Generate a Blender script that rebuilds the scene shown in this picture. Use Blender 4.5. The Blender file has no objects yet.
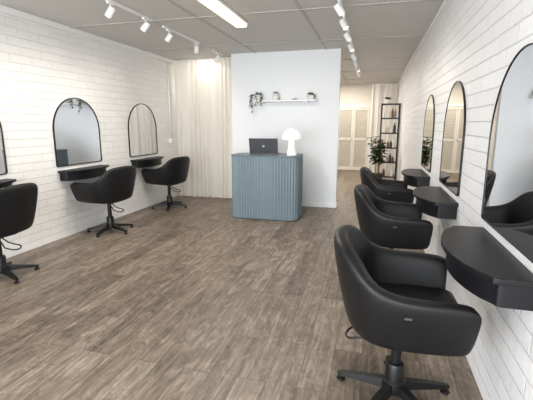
import bpy, bmesh, math, random
from mathutils import Vector, Matrix
random.seed(4)
S = bpy.context.scene
try:
    S.view_settings.view_transform = 'Standard'
except Exception: pass

# ------------------------------------------------------------ dimensions
XL, XR = -3.95, 0.66
YF, YB = -2.0, 13.2
YP = 7.03           # partition front
YC = 7.32           # rear curtain
H = 2.75
CAM_H = 1.5

def lin(c):
    r = []
    for v in c:
        v /= 255.0
        r.append(v/12.92 if v <= .04045 else ((v+.055)/1.055)**2.4)
    return (*r, 1)

def new_mat(name):
    m = bpy.data.materials.new(name); m.use_nodes = True
    nt = m.node_tree
    return m, nt, nt.nodes['Principled BSDF']

def mat(name, col, rough=.5, metal=0, noise=0.0, nscale=8, bump=0.0, bscale=60, emis=0, ecol=None, trans=0, coat=0, spec=None):
    m, nt, b = new_mat(name)
    c = lin(col)
    b.inputs['Base Color'].default_value = c
    b.inputs['Roughness'].default_value = rough
    b.inputs['Metallic'].default_value = metal
    if spec is not None: b.inputs['Specular IOR Level'].default_value = spec
    if coat: b.inputs['Coat Weight'].default_value = coat
    if trans: b.inputs['Transmission Weight'].default_value = trans
    if emis:
        b.inputs['Emission Color'].default_value = lin(ecol or col)
        b.inputs['Emission Strength'].default_value = emis
    if noise or bump:
        tc = nt.nodes.new('ShaderNodeTexCoord')
    if noise:
        n = nt.nodes.new('ShaderNodeTexNoise'); n.inputs['Scale'].default_value = nscale
        n.inputs['Detail'].default_value = 4
        nt.links.new(tc.outputs['Object'], n.inputs['Vector'])
        mx = nt.nodes.new('ShaderNodeMix'); mx.data_type = 'RGBA'
        mx.inputs[6].default_value = tuple(v*(1-noise) for v in c[:3])+(1,)
        mx.inputs[7].default_value = tuple(min(1, v*(1+noise)) for v in c[:3])+(1,)
        nt.links.new(n.outputs['Fac'], mx.inputs[0]); nt.links.new(mx.outputs[2], b.inputs['Base Color'])
    if bump:
        n = nt.nodes.new('ShaderNodeTexNoise'); n.inputs['Scale'].default_value = bscale
        nt.links.new(tc.outputs['Object'], n.inputs['Vector'])
        bp = nt.nodes.new('ShaderNodeBump'); bp.inputs['Strength'].default_value = bump
        bp.inputs['Distance'].default_value = .01
        nt.links.new(n.outputs['Fac'], bp.inputs['Height']); nt.links.new(bp.outputs['Normal'], b.inputs['Normal'])
    return m

def brick_mat(name, col, col2):
    m, nt, b = new_mat(name)
    N, L = nt.nodes, nt.links
    g = N.new('ShaderNodeNewGeometry'); sp = N.new('ShaderNodeSeparateXYZ'); cb = N.new('ShaderNodeCombineXYZ')
    L.new(g.outputs['Position'], sp.inputs[0]); L.new(sp.outputs['Y'], cb.inputs['X']); L.new(sp.outputs['Z'], cb.inputs['Y'])
    wn = N.new('ShaderNodeTexNoise'); wn.inputs['Scale'].default_value = 9; wn.inputs['Detail'].default_value = 3
    L.new(g.outputs['Position'], wn.inputs['Vector'])
    ws = N.new('ShaderNodeVectorMath'); ws.operation = 'SCALE'; ws.inputs['Scale'].default_value = .012
    L.new(wn.outputs['Color'], ws.inputs[0])
    wa = N.new('ShaderNodeVectorMath'); wa.operation = 'ADD'
    L.new(cb.outputs[0], wa.inputs[0]); L.new(ws.outputs[0], wa.inputs[1])
    br = N.new('ShaderNodeTexBrick')
    br.inputs['Scale'].default_value = 1
    br.inputs['Brick Width'].default_value = .305
    br.inputs['Row Height'].default_value = .095
    br.inputs['Mortar Size'].default_value = .006
    br.inputs['Mortar Smooth'].default_value = 1.0
    br.inputs['Color1'].default_value = lin(col)
    br.inputs['Color2'].default_value = lin(tuple(v*.975 for v in col))
    br.inputs['Mortar'].default_value = lin(col2)
    L.new(wa.outputs[0], br.inputs['Vector'])
    L.new(br.outputs['Color'], b.inputs['Base Color'])
    n = N.new('ShaderNodeTexNoise'); n.inputs['Scale'].default_value = 24; n.inputs['Detail'].default_value = 6; n.inputs['Roughness'].default_value = .6
    L.new(g.outputs['Position'], n.inputs['Vector'])
    ma = N.new('ShaderNodeMath'); ma.operation = 'MULTIPLY_ADD'
    L.new(n.outputs['Fac'], ma.inputs[0]); ma.inputs[1].default_value = 1.2
    inv = N.new('ShaderNodeMath'); inv.operation = 'SUBTRACT'; inv.inputs[0].default_value = 1
    L.new(br.outputs['Fac'], inv.inputs[1]); L.new(inv.outputs[0], ma.inputs[2])
    bp = N.new('ShaderNodeBump'); bp.inputs['Strength'].default_value = .8; bp.inputs['Distance'].default_value = .005
    L.new(ma.outputs[0], bp.inputs['Height']); L.new(bp.outputs['Normal'], b.inputs['Normal'])
    b.inputs['Roughness'].default_value = .42
    return m

def floor_mat():
    m, nt, b = new_mat('floor_vinyl_plank')
    N, L = nt.nodes, nt.links
    g = N.new('ShaderNodeNewGeometry'); sp = N.new('ShaderNodeSeparateXYZ'); cb = N.new('ShaderNodeCombineXYZ')
    L.new(g.outputs['Position'], sp.inputs[0]); L.new(sp.outputs['Y'], cb.inputs['X']); L.new(sp.outputs['X'], cb.inputs['Y'])
    br = N.new('ShaderNodeTexBrick')
    br.inputs['Scale'].default_value = 1
    br.inputs['Brick Width'].default_value = 1.22
    br.inputs['Row Height'].default_value = .18
    br.inputs['Mortar Size'].default_value = .0015
    br.inputs['Color1'].default_value = (0, 0, 0, 1); br.inputs['Color2'].default_value = (1, 1, 1, 1)
    br.inputs['Mortar'].default_value = (.3, .3, .3, 1)
    br.offset = .37
    L.new(cb.outputs[0], br.inputs['Vector'])
    sc = N.new('ShaderNodeVectorMath'); sc.operation = 'SCALE'; sc.inputs['Scale'].default_value = 9
    L.new(br.outputs['Color'], sc.inputs[0])
    def grain(sx, sy, detail, rough, dist):
        mp = N.new('ShaderNodeMapping'); mp.inputs['Scale'].default_value = (sx, sy, 1)
        L.new(cb.outputs[0], mp.inputs['Vector'])
        ad = N.new('ShaderNodeVectorMath'); ad.operation = 'ADD'
        L.new(mp.outputs[0], ad.inputs[0]); L.new(sc.outputs[0], ad.inputs[1])
        n = N.new('ShaderNodeTexNoise'); n.inputs['Scale'].default_value = 1; n.inputs['Detail'].default_value = detail
        n.inputs['Roughness'].default_value = rough; n.inputs['Distortion'].default_value = dist
        L.new(ad.outputs[0], n.inputs['Vector']); return n
    n1 = grain(2.0, 42, 8, .7, .6)
    n2 = grain(5.0, 11, 8, .78, 1.0)
    h = N.new('ShaderNodeMath'); h.operation = 'MULTIPLY'; h.inputs[1].default_value = .45
    L.new(n1.outputs['Fac'], h.inputs[0])
    mixf = N.new('ShaderNodeMath'); mixf.operation = 'MULTIPLY_ADD'; mixf.inputs[1].default_value = .55
    L.new(n2.outputs['Fac'], mixf.inputs[0]); L.new(h.outputs[0], mixf.inputs[2])
    pl = N.new('ShaderNodeMath'); pl.operation = 'MULTIPLY_ADD'; pl.inputs[1].default_value = .075
    L.new(br.outputs['Color'], pl.inputs[0]); L.new(mixf.outputs[0], pl.inputs[2])
    cr = N.new('ShaderNodeValToRGB')
    e = cr.color_ramp.elements
    e[0].position = .39; e[0].color = lin((70, 59, 50))
    e[1].position = .68; e[1].color = lin((168, 156, 141))
    x = cr.color_ramp.elements.new(.48); x.color = lin((104, 91, 78))
    x = cr.color_ramp.elements.new(.57); x.color = lin((132, 118, 103))
    L.new(pl.outputs[0], cr.inputs[0])
    dk = N.new('ShaderNodeMix'); dk.data_type = 'RGBA'
    L.new(br.outputs['Fac'], dk.inputs[0]); L.new(cr.outputs[0], dk.inputs[6]); dk.inputs[7].default_value = lin((64, 55, 48))
    L.new(dk.outputs[2], b.inputs['Base Color'])
    rr = N.new('ShaderNodeMapRange'); rr.inputs['To Min'].default_value = .33; rr.inputs['To Max'].default_value = .55
    L.new(n1.outputs['Fac'], rr.inputs[0]); L.new(rr.outputs[0], b.inputs['Roughness'])
    bp = N.new('ShaderNodeBump'); bp.inputs['Strength'].default_value = .2; bp.inputs['Distance'].default_value = .002
    L.new(n1.outputs['Fac'], bp.inputs['Height']); L.new(bp.outputs['Normal'], b.inputs['Normal'])
    return m

def cloth_mat(name, col, tr=.45, alpha=.93):
    m, nt, b = new_mat(name)
    N, L = nt.nodes, nt.links
    out = [n for n in N if n.type == 'OUTPUT_MATERIAL'][0]
    N.remove(b)
    d = N.new('ShaderNodeBsdfDiffuse'); d.inputs[0].default_value = lin(col)
    t = N.new('ShaderNodeBsdfTranslucent'); t.inputs[0].default_value = lin(col)
    mx = N.new('ShaderNodeMixShader'); mx.inputs[0].default_value = tr
    L.new(d.outputs[0], mx.inputs[1]); L.new(t.outputs[0], mx.inputs[2])
    tp = N.new('ShaderNodeBsdfTransparent')
    m2 = N.new('ShaderNodeMixShader'); m2.inputs[0].default_value = alpha
    L.new(tp.outputs[0], m2.inputs[1]); L.new(mx.outputs[0], m2.inputs[2]); L.new(m2.outputs[0], out.inputs[0])
    return m

M = dict(
 brickL=brick_mat('painted_brick_left', (241, 240, 237), (229, 227, 223)),
 brickR=brick_mat('painted_brick_right', (238, 238, 239), (222, 222, 222)),
 plaster=mat('white_plaster', (236, 238, 240), .6, bump=.05),
 cream=mat('cream_plaster', (236, 230, 219), .6),
 ceil=mat('ceiling_board', (202, 199, 195), .7, noise=.03, nscale=1.5),
 batten=mat('ceiling_batten_paint', (180, 176, 171), .6),
 trim=mat('white_gloss_trim', (240, 240, 239), .35),
 floor=floor_mat(),
 leather=mat('black_leatherette', (17, 17, 19), .46, bump=.12, bscale=220, spec=.35),
 metal=mat('black_powdercoat', (16, 16, 18), .4, .2),
 tag=mat('grey_tag', (90, 90, 92), .4, .6),
 blackwood=mat('black_laminate', (19, 19, 22), .42, noise=.1, nscale=30, spec=.35),
 mirror=mat('mirror_silver', (226, 229, 232), .015, 1),
 desk=mat('blue_grey_paint', (115, 131, 140), .5),
 desktop=mat('desk_top_paint', (92, 105, 113), .4),
 deskdark=mat('desk_plinth_dark', (60, 68, 74), .6),  # plinth colour, darker than the fluted panel
 laptop=mat('laptop_aluminium', (84, 86, 92), .35, .6),
 laptopmark=mat('laptop_mark', (190, 192, 196), .3, .7),
 screen=mat('laptop_screen', (30, 34, 42), .15),
 lampw=mat('white_glazed_lamp', (246, 246, 244), .3, emis=.25),
 leaf=mat('leaf_green', (46, 84, 40), .5, noise=.35, nscale=12),
 leafd=mat('leaf_dark_green', (30, 62, 30), .4, noise=.35, nscale=12),
 leaf2=mat('leaf_sage', (118, 138, 102), .6, noise=.25, nscale=12),
 pot=mat('white_ceramic', (228, 226, 220), .35),
 potdark=mat('charcoal_pot', (52, 50, 50), .6),
 terracotta=mat('tan_basket', (168, 132, 96), .8, noise=.2, nscale=40),
 tube=mat('fluorescent_diffuser', (255, 244, 222), .5, emis=2.0, ecol=(255, 236, 200)),
 glow=mat('lamp_lens', (255, 240, 215), .5, emis=6, ecol=(255, 236, 206)),
 louvre=mat('louvre_paint', (238, 232, 221), .5),
 brass=mat('brass', (176, 140, 84), .3, .9),
 curtain=cloth_mat('sheer_curtain', (247, 244, 238), .4, .84),
 curtain2=cloth_mat('white_curtain', (243, 241, 237), .35, .95),
 bottle1=mat('bottle_amber', (120, 76, 46), .25),
 bottle2=mat('bottle_white', (228, 226, 222), .3),
 bottle3=mat('bottle_grey', (150, 154, 156), .3),
 bottle4=mat('bottle_cream', (214, 200, 184), .3),
 asphalt=mat('pavement', (150, 148, 145), .9, noise=.1),
 alu=mat('window_frame_paint', (60, 62, 66), .4, .3),
)

COL = S.collection
def link(o, parent=None):
    COL.objects.link(o)
    if parent is not None: o.parent = parent
    return o
def empty(name, loc=(0, 0, 0), rz=0):
    e = bpy.data.objects.new(name, None); e.location = loc; e.rotation_euler = (0, 0, rz)
    e.empty_display_size = .1
    return link(e)
def finish(bm, name, m, parent=None, smooth=False, bevel=0, bseg=3, subsurf=0):
    bmesh.ops.recalc_face_normals(bm, faces=bm.faces[:])
    me = bpy.data.meshes.new(name); bm.to_mesh(me); bm.free()
    for mm in (m if isinstance(m, (list, tuple)) else [m]): me.materials.append(mm)
    if smooth:
        for p in me.polygons: p.use_smooth = True
    o = bpy.data.objects.new(name, me); link(o, parent)
    if bevel:
        b = o.modifiers.new('bevel', 'BEVEL'); b.width = bevel; b.segments = bseg; b.limit_method = 'ANGLE'
        b.angle_limit = math.radians(35)
        for p in me.polygons: p.use_smooth = True
        w = o.modifiers.new('wn', 'WEIGHTED_NORMAL')
    if subsurf:
        s = o.modifiers.new('sub', 'SUBSURF'); s.levels = subsurf; s.render_levels = subsurf
    return o
def add_box(bm, x0, x1, y0, y1, z0, z1, mi=0, mtx=None):
    vs = [bm.verts.new((x, y, z)) for x in (x0, x1) for y in (y0, y1) for z in (z0, z1)]
    if mtx is not None:
        for v in vs: v.co = mtx @ v.co
    for f in [(0, 1, 3, 2), (4, 6, 7, 5), (0, 4, 5, 1), (2, 3, 7, 6), (0, 2, 6, 4), (1, 5, 7, 3)]:
        fc = bm.faces.new([vs[i] for i in f]); fc.material_index = mi
def box(name, x0, x1, y0, y1, z0, z1, m, parent=None, bevel=0, bseg=2):
    bm = bmesh.new(); add_box(bm, x0, x1, y0, y1, z0, z1)
    return finish(bm, name, m, parent, bevel=bevel, bseg=bseg)
def add_rev(bm, prof, seg=32, c=(0, 0, 0), mi=0, mtx=None):
    rings = []
    for r, z in prof:
        if r < 1e-5:
            v = bm.verts.new((c[0], c[1], c[2]+z)); rings.append([v])
        else:
            rings.append([bm.verts.new((c[0]+r*math.cos(2*math.pi*i/seg), c[1]+r*math.sin(2*math.pi*i/seg), c[2]+z)) for i in range(seg)])
    if mtx is not None:
        for rg in rings:
            for v in rg: v.co = mtx @ v.co
    for a, b in zip(rings[:-1], rings[1:]):
        for i in range(seg):
            j = (i+1) % seg
            if len(a) == 1 and len(b) == 1: continue
            if len(a) == 1: f = bm.faces.new([a[0], b[j], b[i]])
            elif len(b) == 1: f = bm.faces.new([a[i], a[j], b[0]])
            else: f = bm.faces.new([a[i], a[j], b[j], b[i]])
            f.material_index = mi
def rev(name, prof, m, parent=None, seg=32, c=(0, 0, 0), mtx=None):
    bm = bmesh.new(); add_rev(bm, prof, seg, c, 0, mtx)
    o = finish(bm, name, m, parent, smooth=True)
    es = o.modifiers.new('es', 'EDGE_SPLIT'); es.split_angle = math.radians(40)
    return o
def add_tube(bm, pts, r, seg=10, mi=0, closed=False):
    pts = [Vector(p) for p in pts]; n = len(pts); rings = []
    for i, p in enumerate(pts):
        if closed: t = pts[(i+1) % n]-pts[i-1]
        else: t = pts[min(i+1, n-1)]-pts[max(i-1, 0)]
        t.normalize()
        up = Vector((0, 0, 1)) if abs(t.z) < .9 else Vector((1, 0, 0))
        a = t.cross(up).normalized(); b = a.cross(t)
        rr = r[i] if isinstance(r, (list, tuple)) else r
        rings.append([bm.verts.new(p+a*rr*math.cos(2*math.pi*k/seg)+b*rr*math.sin(2*math.pi*k/seg)) for k in range(seg)])
    rng = range(n if closed else n-1)
    for i in rng:
        A, B = rings[i], rings[(i+1) % n]
        for k in range(seg):
            l = (k+1) % seg
            bm.faces.new([A[k], A[l], B[l], B[k]]).material_index = mi
    if not closed:
        bm.faces.new(rings[0][::-1]).material_index = mi; bm.faces.new(rings[-1]).material_index = mi
def tube(name, pts, r, m, parent=None, seg=10, closed=False):
    bm = bmesh.new(); add_tube(bm, pts, r, seg, 0, closed)
    return finish(bm, name, m, parent, smooth=True)
def prism(bm, outline, z0, z1, mi=0):
    lo = [bm.verts.new((x, y, z0)) for x, y in outline]; hi = [bm.verts.new((x, y, z1)) for x, y in outline]
    n = len(outline)
    bm.faces.new(lo[::-1]).material_index = mi; bm.faces.new(hi).material_index = mi
    for i in range(n):
        j = (i+1) % n
        bm.faces.new([lo[i], lo[j], hi[j], hi[i]]).material_index = mi

# ------------------------------------------------------------ room shell
T = .12
box('floor', XL-T, XR+T, YF-T, YB+T, -.1, 0, M['floor'])
box('ceiling', XL-T, XR+T, YF-T, YB+T, H, H+.1, M['ceil'])
box('wall_left', XL-T, XL, YF, YC+.38, 0, H, M['brickL'])
box('wall_right', XR, XR+T, YF, YB, 0, H, M['brickR'])
box('wall_back', XL-T, XR+T, YB, YB+T, 0, H, M['cream'])
box('wall_partition', -2.57, -.6, YP, YP+.12, 0, H, M['plaster'])
box('wall_rear_left', XL-T, -2.57, YC+.38, YC+.5, 0, H, M['cream'])
box('wall_corridor', -2.69, -2.57, YC+.5, YB, 0, H, M['plaster'])
box('baseboard_partition', -2.57, -.6, YP-.015, YP, 0, .09, M['trim'], bevel=.004)
box('baseboard_partition_end', -.6, -.585, YP-.015, YP+.13, 0, .09, M['trim'], bevel=.004)
box('trim_left_cornice', XL, XL+.05, YF, YC+.3, H-.07, H, M['trim'], bevel=.006)
box('trim_right_cornice', XR-.03, XR, YF, YB, H-.04, H, M['trim'], bevel=.006)
bm = bmesh.new()
for y in (-.4, 1.2, 2.9, 4.6, 6.3, 8.2, 10.0, 11.8):
    add_box(bm, XL, XR, y-.022, y+.022, H-.009, H)
for x in (-2.1, -.85):
    add_box(bm, x-.018, x+.018, YF, YB, H-.007, H)
finish(bm, 'trim_ceiling_battens', M['batten'])
# shopfront (behind the camera)
box('wall_front_sill', XL, XR, YF-T, YF, 0, .25, M['plaster'])
box('wall_front_header', XL, XR, YF-T, YF, 2.5, H, M['plaster'])
bm = bmesh.new()
for x in (XL+.03, -2.45, -.9, XR-.03):
    add_box(bm, x-.03, x+.03, YF-.09, YF-.03, .25, 2.5)
finish(bm, 'window_1', M['alu'])
box('ground_outside', -14, 12, -20, YF-T, -.12, -.02, M['asphalt'])

# ------------------------------------------------------------ salon chair
def salon_chair(loc, rz, base_rot=0.2):
    e = empty('salon_chair', (loc[0], loc[1], 0), rz)
    half = [(.285, .312, .715, .475), (.27, .315, .728, .462), (.19, .322, .735, .458), (.08, .328, .738, .456), (-.03, .328, .742, .456),
            (-.115, .316, .775, .456), (-.18, .28, .87, .456), (-.232, .215, .925, .456), (-.266, .115, .94, .456), (-.276, 0, .944, .456)]
    pts = half + [(x, -y, a, b) for x, y, a, b in half[:-1][::-1]]
    bm = bmesh.new(); rings = []
    n = len(pts)
    for i, (x, y, zt, zb) in enumerate(pts):
        p0 = pts[max(i-1, 0)]; p1 = pts[min(i+1, n-1)]
        t = Vector((p1[0]-p0[0], p1[1]-p0[1], 0)).normalized()
        nrm = Vector((t.y, -t.x, 0))
        if nrm.dot(Vector((x+.02, y, 0))) < 0: nrm = -nrm
        th = .095
        endk = 0.86 if i in (0, n-1) else 1
        prof = [(.5, .08), (.52, .5), (.5, .93), (.3, 1), (-.3, 1), (-.5, .93), (-.5, .5), (-.5, .08), (-.3, 0), (.3, 0)]
        ring = []
        for o, f in prof:
            zc = (zt+zb)/2; z = zc+(f-.5)*(zt-zb)*endk
            fl = -.05*(1-f)**1.3+.02*f
            v = Vector((x, y, z))+nrm*(o*th*endk+fl)
            if x < -.1: v.x -= .03*f
            ring.append(bm.verts.new(v))
        rings.append(ring)
    for A, B in zip(rings[:-1], rings[1:]):
        for k in range(10):
            l = (k+1) % 10
            bm.faces.new([A[k], A[l], B[l], B[k]])
    for ring in (rings[0], rings[-1]):
        f = bm.faces.new(ring)
        bmesh.ops.inset_region(bm, faces=[f], thickness=.014, depth=.008)
    finish(bm, 'shell_back_and_arms', M['leather'], e, smooth=True, subsurf=2)
    bm = bmesh.new()
    out = [(.305, -.2), (.31, 0), (.305, .2), (.28, .245), (.1, .262), (-.12, .25), (-.2, .19), (-.235, 0), (-.2, -.19), (-.12, -.25), (.1, -.262), (.28, -.245)]
    prism(bm, out, .465, .575)
    finish(bm, 'seat_cushion', M['leather'], e, bevel=.035, bseg=5)
    bm = bmesh.new()
    prism(bm, [(x*.88, y*.88) for x, y in out], .44, .478)
    finish(bm, 'seat_pan', M['leather'], e, bevel=.01)
    box('mount_plate', -.12, .12, -.09, .09, .418, .442, M['metal'], e, bevel=.005)
    rev('column', [(0, .06), (.05, .06), (.05, .20), (.043, .212), (.028, .215), (.028, .40), (.045, .405), (.045, .42), (0, .42)], M['metal'], e, 28)
    bm = bmesh.new()
    add_rev(bm, [(0, .045), (.062, .045), (.066, .07), (.06, .105), (.05, .115), (0, .115)], 28)
    for k in range(5):
        a = base_rot+k*2*math.pi/5
        R = Matrix.Rotation(a, 4, 'Z')
        vs = []
        for r, w, z0, z1 in ((.04, .03, .055, .105), (.16, .026, .045, .083), (.30, .019, .030, .052), (.325, .014, .030, .046)):
            vs.append([bm.verts.new(R @ Vector((r, s*w*q, z))) for s, q, z in ((-1, 1, z0), (1, 1, z0), (1, .7, z1), (-1, .7, z1))])
        for A, B in zip(vs[:-1], vs[1:]):
            for i in range(4):
                j = (i+1) % 4
                bm.faces.new([A[i], A[j], B[j], B[i]])
        bm.faces.new(vs[-1]); bm.faces.new(vs[0][::-1])
        add_rev(bm, [(0, 0), (.026, 0), (.028, .006), (.022, .014), (.012, .018), (.012, .036), (0, .036)], 16, (.305*math.cos(a), .305*math.sin(a), 0))
    o = finish(bm, 'star_base', M['metal'], e, smooth=True)
    es = o.modifiers.new('es', 'EDGE_SPLIT'); es.split_angle = math.radians(35)
    L = []
    for k in range(9):
        t = k/8*math.pi
        L.append((-.225-.05*math.sin(t), .05+.065*math.cos(t), .335-.02*math.sin(t)))
    pts2 = [(-.03, .03, .415), (-.12, .07, .36), (-.18, .112, .34)]+L+[(-.18, -.012, .34), (-.12, 0, .36), (-.03, 0, .415)]
    tube('lift_lever', pts2, .0065, M['metal'], e, 8)
    box('arm_tag', -.016, .016, -.387, -.378, .66, .669, M['tag'], e)
    return e

salon_chair((.18, 2.06), 0.02, .35)
salon_chair((.21, 3.66), 0.0, .1)
salon_chair((.21, 5.28), 0.03, .6)
salon_chair((-3.53, 2.88), math.pi+.1, .2)
salon_chair((-3.55, 4.62), math.pi-.12, .5)
salon_chair((-3.54, 6.30), math.pi-.2, .9)

# ------------------------------------------------------------ arched mirrors and shelves
MW, MZ0, MZ1 = .88, .95, 1.85
def arch(w, z0, z1, inset=0, n=36, cr=.03):
    r = w/2-inset; zc = z1-w/2
    pts = []
    for k in range(5):
        a = math.pi+k/4*math.pi/2
        pts.append((-r+cr+cr*math.cos(a), z0+inset+cr+cr*math.sin(a)))
    for k in range(5):
        a = 1.5*math.pi+k/4*math.pi/2
        pts.append((r-cr+cr*math.cos(a), z0+inset+cr+cr*math.sin(a)))
    for k in range(n+1):
        a = k/n*math.pi
        pts.append((r*math.cos(a), zc+r*math.sin(a)))
    return pts
def wall_mirror(x, yc, sgn, w=MW, fw=.011, fd=.02):
    e = empty('arched_wall_mirror', (x, yc, 0), 0 if sgn > 0 else math.pi)
    bm = bmesh.new()
    g = arch(w, MZ0, MZ1, .005)
    bm.faces.new([bm.verts.new((.012, a, z)) for a, z in g])
    bm.faces.new([bm.verts.new((.0, a, z)) for a, z in g][::-1])
    finish(bm, 'mirror_glass', M['mirror'], e)
    bm = bmesh.new()
    o1, o2 = arch(w, MZ0, MZ1, 0), arch(w, MZ0, MZ1, fw)
    n = len(o1)
    A = [bm.verts.new((0, a, z)) for a, z in o1]; B = [bm.verts.new((fd, a, z)) for a, z in o1]
    C = [bm.verts.new((fd, a, z)) for a, z in o2]; D = [bm.verts.new((0, a, z)) for a, z in o2]
    for i in range(n):
        j = (i+1) % n
        for P, Q in ((A, B), (B, C), (C, D), (D, A)):
            bm.faces.new([P[i], P[j], Q[j], Q[i]])
    finish(bm, 'mirror_frame', M['metal'], e)
    return e
def station_shelf(x, yc, sgn, w=.86, dep=.29):
    e = empty('styling_station_shelf', (x, yc, 0), 0 if sgn > 0 else math.pi)
    def outl(w, d, ins=0):
        h = w/2-ins; de = d*.62-ins; dm = d-ins
        pts = [(0, -h)]
        pts += [(de-.03, -h), (de-.009, -h+.009), (de, -h+.03)]
        for k in range(1, 16):
            t = -1+k/8
            pts.append((de+(dm-de)*(1-t*t)**.8, t*(h-.03)))
        pts += [(de, h-.03), (de-.009, h-.009), (de-.03, h), (0, h)]
        return pts
    bm = bmesh.new(); prism(bm, outl(w, dep), .872, .90)
    finish(bm, 'shelf_top', M['blackwood'], e, bevel=.004, bseg=2)
    bm = bmesh.new(); prism(bm, outl(w, dep, .03), .765, .873)
    finish(bm, 'drawer_box', M['blackwood'], e, bevel=.004, bseg=2)
    return e
for y in (2.09, 3.67, 5.25):
    wall_mirror(XR, y, -1, fw=.007, fd=.016); station_shelf(XR, y-.02, -1)
for y in (3.0, 4.6, 6.2):
    wall_mirror(XL, y, 1); station_shelf(XL, y, 1, dep=.25)

# ------------------------------------------------------------ reception desk
e = empty('reception_desk', (-1.635, 6.10, 0))
def rrect(hw, hd, r, n=14):
    pts = []
    for cx, cy, a0 in ((hw-r, hd-r, 0), (-hw+r, hd-r, 90), (-hw+r, -hd+r, 180), (hw-r, -hd+r, 270)):
        for k in range(n+1):
            a = math.radians(a0+90*k/n); pts.append(Vector((cx+r*math.cos(a), cy+r*math.sin(a))))
    return pts
def resample(pts, step):
    out = []; n = len(pts); L = 0; seg = []
    for i in range(n):
        d = (pts[(i+1) % n]-pts[i]).length; seg.append(d); L += d
    cnt = int(round(L/step)); step = L/cnt; i = 0; acc = 0
    for k in range(cnt):
        s = k*step
        while acc+seg[i] < s: acc += seg[i]; i += 1
        t = (s-acc)/max(seg[i], 1e-9)
        out.append(pts[i].lerp(pts[(i+1) % n], t))
    return out
base = resample(rrect(.535, .28, .13), .0065)
cnt = len(base); flutes = max(1, round(cnt*.0065/.046))
ol = []
for i, p in enumerate(base):
    t = base[(i+1) % cnt]-base[i-1]; nr = Vector((t.y, -t.x)).normalized()
    d = abs(math.sin(math.pi*i/cnt*flutes))**.7*.017
    ol.append(p+nr*d)
bm = bmesh.new(); prism(bm, [(p.x, p.y) for p in ol], .015, 1.0)
finish(bm, 'fluted_panel', M['desk'], e)
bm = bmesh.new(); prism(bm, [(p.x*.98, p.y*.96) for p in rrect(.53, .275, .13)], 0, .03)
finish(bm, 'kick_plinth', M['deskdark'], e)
bm = bmesh.new(); prism(bm, [(p.x, p.y) for p in rrect(.555, .30, .145)], 1.0, 1.02)
finish(bm, 'desk_top', M['desktop'], e, bevel=.004)

# laptop (lid back toward the camera)
e = empty('laptop', (-1.68, 6.12, 1.02), .08)
box('laptop_base', -.23, .23, -.11, .17, .0, .016, M['laptop'], e, bevel=.005)
mt = Matrix.Translation((0, -.105, .016)) @ Matrix.Rotation(math.radians(14), 4, 'X')
bm = bmesh.new(); add_box(bm, -.23, .23, -.004, .004, 0, .25, 0, mt)
finish(bm, 'laptop_lid', M['laptop'], e, bevel=.003)
bm = bmesh.new(); add_box(bm, -.22, .22, .0042, .0052, .012, .24, 0, mt)
finish(bm, 'laptop_display', M['screen'], e)
bm = bmesh.new()
add_rev(bm, [(0, 0), (.02, 0), (.02, .0012), (0, .0012)], 20, (0, 0, 0), 0, mt @ Matrix.Translation((0, -.0042, .125)) @ Matrix.Rotation(math.pi/2, 4, 'X'))
finish(bm, 'lid_mark', M['laptopmark'], e)

# mushroom lamp
e = empty('mushroom_table_lamp', (-1.23, 6.05, 1.02))
rev('lamp_stem', [(0, 0), (.075, 0), (.078, .008), (.07, .02), (.056, .1), (.052, .2), (.055, .27), (0, .27)], M['lampw'], e)
pr = [(0, .235), (.12, .235), (.15, .24), (.158, .252)]
for k in range(1, 10):
    a = k/9*math.pi/2
    pr.append((.158*math.cos(a), .252+.16*math.sin(a)))
pr[-1] = (0, .412)
rev('lamp_dome', pr, M['lampw'], e, 40)

# ------------------------------------------------------------ floating shelf with plants
e = empty('floating_wall_shelf', (-1.545, YP, 1.90))
box('shelf_board', -.56, .56, -.20, 0, -.014, .014, M['trim'], e, bevel=.003)
for i, x in enumerate((-.4, .4)):
    box('bracket_%d' % (i+1), x-.012, x+.012, -.17, 0, -.03, -.014, M['trim'], e)
    box('bracket_leg_%d' % (i+1), x-.012, x+.012, -.012, 0, -.13, -.014, M['trim'], e)

def leaf(bm, p, d, ln, w, mi=0, droop=.3):
    d = Vector(d).normalized(); up = Vector((0, 0, 1))
    s = d.cross(up)
    if s.length < .1: s = Vector((1, 0, 0))
    s.normalize(); nn = s.cross(d)
    rows = []
    for t, ww in ((0, .12), (.3, .8), (.6, 1), (.85, .55), (1, .03)):
        c = Vector(p)+d*ln*t-up*droop*ln*t*t
        rows.append((bm.verts.new(c-s*w*ww*.5+nn*w*.12*ww), bm.verts.new(c), bm.verts.new(c+s*w*ww*.5+nn*w*.12*ww)))
    for A, B in zip(rows[:-1], rows[1:]):
        for i in (0, 1):
            bm.faces.new([A[i], A[i+1], B[i+1], B[i]]).material_index = mi
def rdir(zmin=-.2, zmax=1):
    a = random.uniform(0, 2*math.pi); z = random.uniform(zmin, zmax)
    return Vector((math.cos(a), math.sin(a), z))

e = empty('trailing_potted_plant', (-2.02, YP-.11, 1.914))
rev('pot', [(0, 0), (.045, 0), (.058, .05), (.06, .1), (.052, .1), (.05, .085), (0, .085)], M['pot'], e)
bm = bmesh.new()
for i in range(26):
    leaf(bm, (0, 0, .09), rdir(.1, 1.1), random.uniform(.07, .12), .045)
for s in range(5):
    a = random.uniform(math.pi, 2*math.pi); x0, y0 = .06*math.cos(a), .08*math.sin(a)-.04
    if s < 3: x0 = -.08-.02*s; y0 = -.02
    y0 = max(y0, -.12)
    L = random.uniform(.12, .26)
    pts = [(x0*.3, y0*.3, .09), (x0*1.0, y0-.03, .1)]+[(x0*1.15+random.uniform(-.01, .01), min(-.10, y0-.05), .06-L*k/5) for k in range(6)]
    add_tube(bm, pts, .003, 5)
    for p in pts[1:]:
        leaf(bm, p, rdir(-.6, .3), .05, .038)
finish(bm, 'foliage', M['leaf'], e)
e = empty('vase_with_greenery', (-1.71, YP-.11, 1.914))
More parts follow.
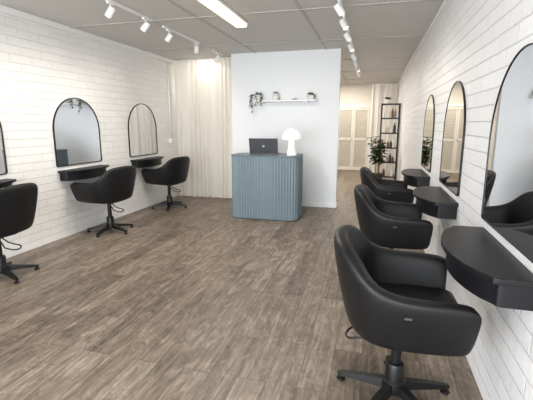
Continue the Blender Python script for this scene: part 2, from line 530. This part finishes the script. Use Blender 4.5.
rev('vase', [(0, 0), (.04, 0), (.062, .03), (.066, .06), (.045, .095), (.03, .11), (.034, .12), (.026, .118), (0, .1)], M['pot'], e)
bm = bmesh.new()
for i in range(16):
    leaf(bm, (0, 0, .11), rdir(.3, 1.6), random.uniform(.06, .1), .03)
finish(bm, 'sprigs', M['leaf2'], e)
e = empty('potted_succulent', (-1.08, YP-.11, 1.914))
rev('pot', [(0, 0), (.05, 0), (.06, .03), (.06, .075), (.052, .075), (.05, .065), (0, .065)], M['pot'], e)
bm = bmesh.new()
for i in range(60):
    leaf(bm, (0, 0, .07), rdir(-.1, 1.4), random.uniform(.07, .11), .035)
finish(bm, 'foliage', M['leaf2'], e)
e = empty('small_brass_dish', (-1.36, YP-.1, 1.914))
rev('dish', [(0, 0), (.03, 0), (.05, .018), (.047, .02), (0, .006)], M['brass'], e)

# ------------------------------------------------------------ curtains
def curtain(name, x0, x1, y, z0, z1, m, waves, amp, jit=1.0):
    e = empty(name, (0, y, 0))
    bm = bmesh.new(); nx = waves*16; nz = 14; g = []
    for i in range(nx+1):
        u = i/nx; row = []
        for k in range(nz+1):
            v = k/nz
            # folds wander sideways and open out toward the hem
            ph = 2*math.pi*waves*u+jit*(1.6*math.sin(5*u*math.pi)+1.1*math.sin(13*u+1))+.9*(1-v)*math.sin(v*2.4+u*11)
            a = amp*(1-.55*v)*(.6+.4*math.sin(u*23+(1-v)*1.5))
            row.append(bm.verts.new((x0+(x1-x0)*u+.012*math.sin(ph*2+.5), a*(math.sin(ph)+.3*math.sin(2.3*ph+1)), z0+(z1-z0)*v)))
        g.append(row)
    for i in range(nx):
        for k in range(nz):
            bm.faces.new([g[i][k], g[i+1][k], g[i+1][k+1], g[i][k+1]])
    finish(bm, 'fabric', m, e, smooth=True)
    tube('curtain_rail', [(x0, 0, z1+.015), (x1, 0, z1+.015)], .014, M['trim'], e)
curtain('sheer_curtain', XL+.06, -2.60, YC, .02, H-.035, M['curtain'], 11, .05)
curtain('doorway_curtain', -.10, XR-.06, 12.5, .02, H-.1, M['curtain2'], 8, .05)

# ------------------------------------------------------------ louvre doors
for i, (x0, x1) in enumerate(((-1.62, -1.14), (-1.13, -.65), (-.64, -.16))):
    e = empty('door_%d' % (i+1), (x0, YB-.06, 0))
    w = x1-x0
    bm = bmesh.new()
    add_box(bm, 0, .05, -.03, .01, .01, 2.0); add_box(bm, w-.05, w, -.03, .01, .01, 2.0)
    for z0, z1 in ((.01, .10), (1.0, 1.05), (1.93, 2.0)): add_box(bm, .05, w-.05, -.03, .01, z0, z1)
    finish(bm, 'stiles_and_rails', M['louvre'], e)
    bm = bmesh.new()
    z = .13
    while z < 1.93:
        if not (.97 < z < 1.08):
            mt = Matrix.Translation((0, -.01, z)) @ Matrix.Rotation(math.radians(-58), 4, 'X')
            add_box(bm, .05, w-.05, -.032, .032, -.004, .004, 0, mt)
        z += .045
    finish(bm, 'louvre_slats', M['louvre'], e)
    rev('door_knob', [(0, 0), (.012, 0), (.012, .02), (.018, .03), (0, .04)], M['brass'], e, 16, mtx=Matrix.Translation((w-.03, -.03, 1.02)) @ Matrix.Rotation(math.pi/2, 4, 'X'))
bm = bmesh.new()
add_box(bm, -1.70, -.09, YB-.09, YB, 2.01, 2.09); add_box(bm, -1.70, -1.63, YB-.09, YB, 0, 2.01); add_box(bm, -.15, -.09, YB-.09, YB, 0, 2.01)
finish(bm, 'trim_door_frame', M['trim'])

# ------------------------------------------------------------ retail shelf unit at the rear
e = empty('black_display_shelf', (.40, 10.9, 0))
bm = bmesh.new()
for x in (-.22, .22):
    for y in (-.16, .16):
        add_box(bm, x-.016, x+.016, y-.016, y+.016, 0, 2.02)
for z in (.12, .5, .88, 1.26, 1.64, 2.0):
    add_box(bm, -.22, .22, -.16, .16, z-.016, z+.016)
finish(bm, 'frame', M['metal'], e, bevel=.003)
ms = [M['bottle1'], M['bottle2'], M['bottle3'], M['bottle4'], M['potdark']]
bm = bmesh.new()
for z in (.136, .516, .896, 1.276, 1.656):
    for x in random.sample((-.16, -.09, -.02, .05, .12), 4):
        r = random.uniform(.024, .034); h = random.uniform(.14, .26)
        add_rev(bm, [(0, 0), (r, 0), (r, h*.7), (r*.45, h*.8), (r*.45, h), (0, h)], 12, (x, random.uniform(-.11, -.04), z), random.choice((0, 1, 2, 3, 4, 1)))
finish(bm, 'hair_product_bottles', ms, e)
e = empty('leafy_shelf_plant', (.32, 10.8, 2.018))
rev('pot', [(0, 0), (.05, 0), (.06, .1), (.05, .1), (0, .08)], M['pot'], e, 20)
bm = bmesh.new()
for i in range(40): leaf(bm, (0, 0, .09), rdir(.3, 1.6), random.uniform(.08, .16), .05, droop=.3)
finish(bm, 'foliage', M['leaf'], e)
e = empty('potted_rubber_plant', (.12, 9.9, 0))
rev('pot', [(0, 0), (.12, 0), (.15, .28), (.155, .3), (.14, .3), (.135, .27), (0, .27)], M['potdark'], e, 28)
bm = bmesh.new()
for s in range(9):
    a = s*2*math.pi/9; rr = random.uniform(.06, .18)
    tip = Vector((rr*math.cos(a), rr*math.sin(a), random.uniform(.85, 1.2)))
    b0 = Vector((.03*math.cos(a), .03*math.sin(a), .27))
    add_tube(bm, [b0, b0.lerp(tip, .5)+Vector((.02, 0, 0)), tip], .006, 6, 1)
    for k in range(16):
        p = b0.lerp(tip, .4+.6*k/15)
        leaf(bm, p, rdir(.0, .9), random.uniform(.13, .2), .12, 0, .35)
finish(bm, 'foliage', [M['leafd'], M['terracotta']], e)

# ------------------------------------------------------------ ceiling lights
e = empty('fluorescent_ceiling_light', (-1.66, 4.35, H))
box('light_body', -.085, .085, -.62, .62, -.03, 0, M['trim'], e, bevel=.004)
box('light_diffuser', -.07, .07, -.60, .60, -.065, -.028, M['tube'], e, bevel=.012, bseg=3)

def track(name, x, y0, y1, heads, on=()):
    e = empty(name, (x, 0, H))
    box('track_rail', -.017, .017, y0, y1, -.022, 0, M['trim'], e, bevel=.002)
    for i, (y, tx, ty) in enumerate(heads):
        bm = bmesh.new()
        add_box(bm, -.014, .014, y-.045, y+.045, -.04, -.02)
        add_tube(bm, [(0, y, -.04), (0, y, -.085)], .006, 8)
        d = Vector((tx, ty, -1)).normalized()
        q = Vector((0, 0, -1)).rotation_difference(d).to_matrix().to_4x4()
        mt = Matrix.Translation((0, y, -.11)) @ q
        add_rev(bm, [(0, .05), (.028, .05), (.034, .04), (.036, -.06), (.032, -.062), (.03, -.04), (0, -.04)], 20, (0, 0, 0), 0, mt)
        add_rev(bm, [(0, -.045), (.029, -.045), (.029, -.043), (0, -.0425)], 20, (0, 0, 0), 1, mt)
        o = finish(bm, 'spot_head_%d' % (i+1), [M['trim'], M['glow']], e, smooth=True)
        es = o.modifiers.new('es', 'EDGE_SPLIT'); es.split_angle = math.radians(35)
        if i in on:
            l = bpy.data.lights.new('spot_lamp', 'SPOT'); l.energy = 22; l.spot_size = math.radians(95); l.spot_blend = .9
            l.color = (1, .95, .88); l.shadow_soft_size = .04
            lo = bpy.data.objects.new('spot_lamp_%d' % (i+1), l); link(lo, e)
            lo.location = Vector((0, y, -.11))+d*.07
            lo.rotation_euler = Vector((0, 0, -1)).rotation_difference(d).to_euler()
W = -.9
track('track_light', -2.68, 2.9, 4.55, [(3.05, W, 0), (3.75, W, .1), (4.40, W, -.1)], (0, 1, 2))
track('track_light', -2.70, 4.85, 5.95, [(5.0, W, .1), (5.85, -.5, .9)], (0, 1))
track('track_light', -2.72, 6.55, 7.0, [(6.75, W, .2)], ())
track('track_light', -.40, 3.4, 6.9, [(3.6, .7, .1), (4.28, .7, .2), (4.9, .6, -.2), (5.6, .7, .2), (6.35, .5, -.2)], (1, 3))
track('track_light', -.40, 7.1, 10.5, [(7.25, .7, .2), (8.0, .5, .2), (8.8, .6, -.2), (9.7, .5, .2)], (0, 2, 3))

e = empty('wall_conduit', (XL+.02, 7.16, 0))
tube('conduit_pipe', [(0, 0, 1.2), (0, 0, H-.05)], .014, M['trim'], e)
box('junction_box', -.02, .03, -.04, .04, 1.12, 1.22, M['trim'], e, bevel=.004)
for y, z in ((3.75, .62), (5.35, .62)):
    e = empty('power_outlet', (XL, y, z))
    box('plate', 0, .012, -.06, .06, -.037, .037, M['trim'], e, bevel=.003)
    box('switch_1', .012, .016, -.04, -.025, -.02, .0, M['pot'], e); box('switch_2', .012, .016, .025, .04, -.02, .0, M['pot'], e)
e = empty('wall_cable', (XL+.012, 0, 0))
tube('cable', [(0, 3.44, .80), (0, 3.52, .70), (0, 3.62, .66), (0, 3.70, .63)], .005, M['trim'], e, 6)

# ------------------------------------------------------------ lights
def area(name, loc, rot, sx, sy, en, col):
    l = bpy.data.lights.new(name, 'AREA'); l.shape = 'RECTANGLE'; l.size = sx; l.size_y = sy; l.energy = en; l.color = col
    o = bpy.data.objects.new(name, l); o.location = loc; o.rotation_euler = rot; link(o); return o
area('window_daylight', ((XL+XR)/2, YF+.02, 1.42), (math.radians(90), 0, 0), 4.3, 2.1, 325, (.93, .965, 1))
area('fluorescent_light_glow', (-1.66, 4.35, H-.075), (0, 0, 0), .13, 1.2, 48, (1, .94, .85))
def disk(name, loc, en, col, size=.3):
    l = bpy.data.lights.new(name, 'AREA'); l.shape = 'DISK'; l.size = size; l.energy = en; l.color = col
    o = bpy.data.objects.new(name, l); o.location = loc; link(o)
disk('rear_added_fill', (-1.5, 10.0, H-.02), 75, (1, .92, .81))  # unseen lamp added to brighten the rear corridor, no fixture modelled
disk('rear_added_fill_2', (-.9, 12.0, H-.02), 36, (1, .92, .81))  # second added corridor fill, also without a fixture
disk('curtain_added_backlight', (-3.25, YC+.2, H-.02), 5, (1, .95, .88), .2)  # made-up lamp between curtain and wall, added so the sheer fabric glows through

w = bpy.data.worlds.new('World'); S.world = w; w.use_nodes = True
nt = w.node_tree; bg = nt.nodes['Background']
bg.inputs[0].default_value = (.82, .9, 1, 1); bg.inputs[1].default_value = 1.2

# ------------------------------------------------------------ camera
cam = bpy.data.cameras.new('camera'); cam.sensor_width = 36; cam.lens = 390/533*36; cam.clip_start = .05
co = bpy.data.objects.new('camera', cam); link(co)
th = math.radians(15.14); ph = math.radians(11.03)
co.location = (0, 0, CAM_H)
co.rotation_euler = (math.pi/2-ph, 0, th)
S.camera = co
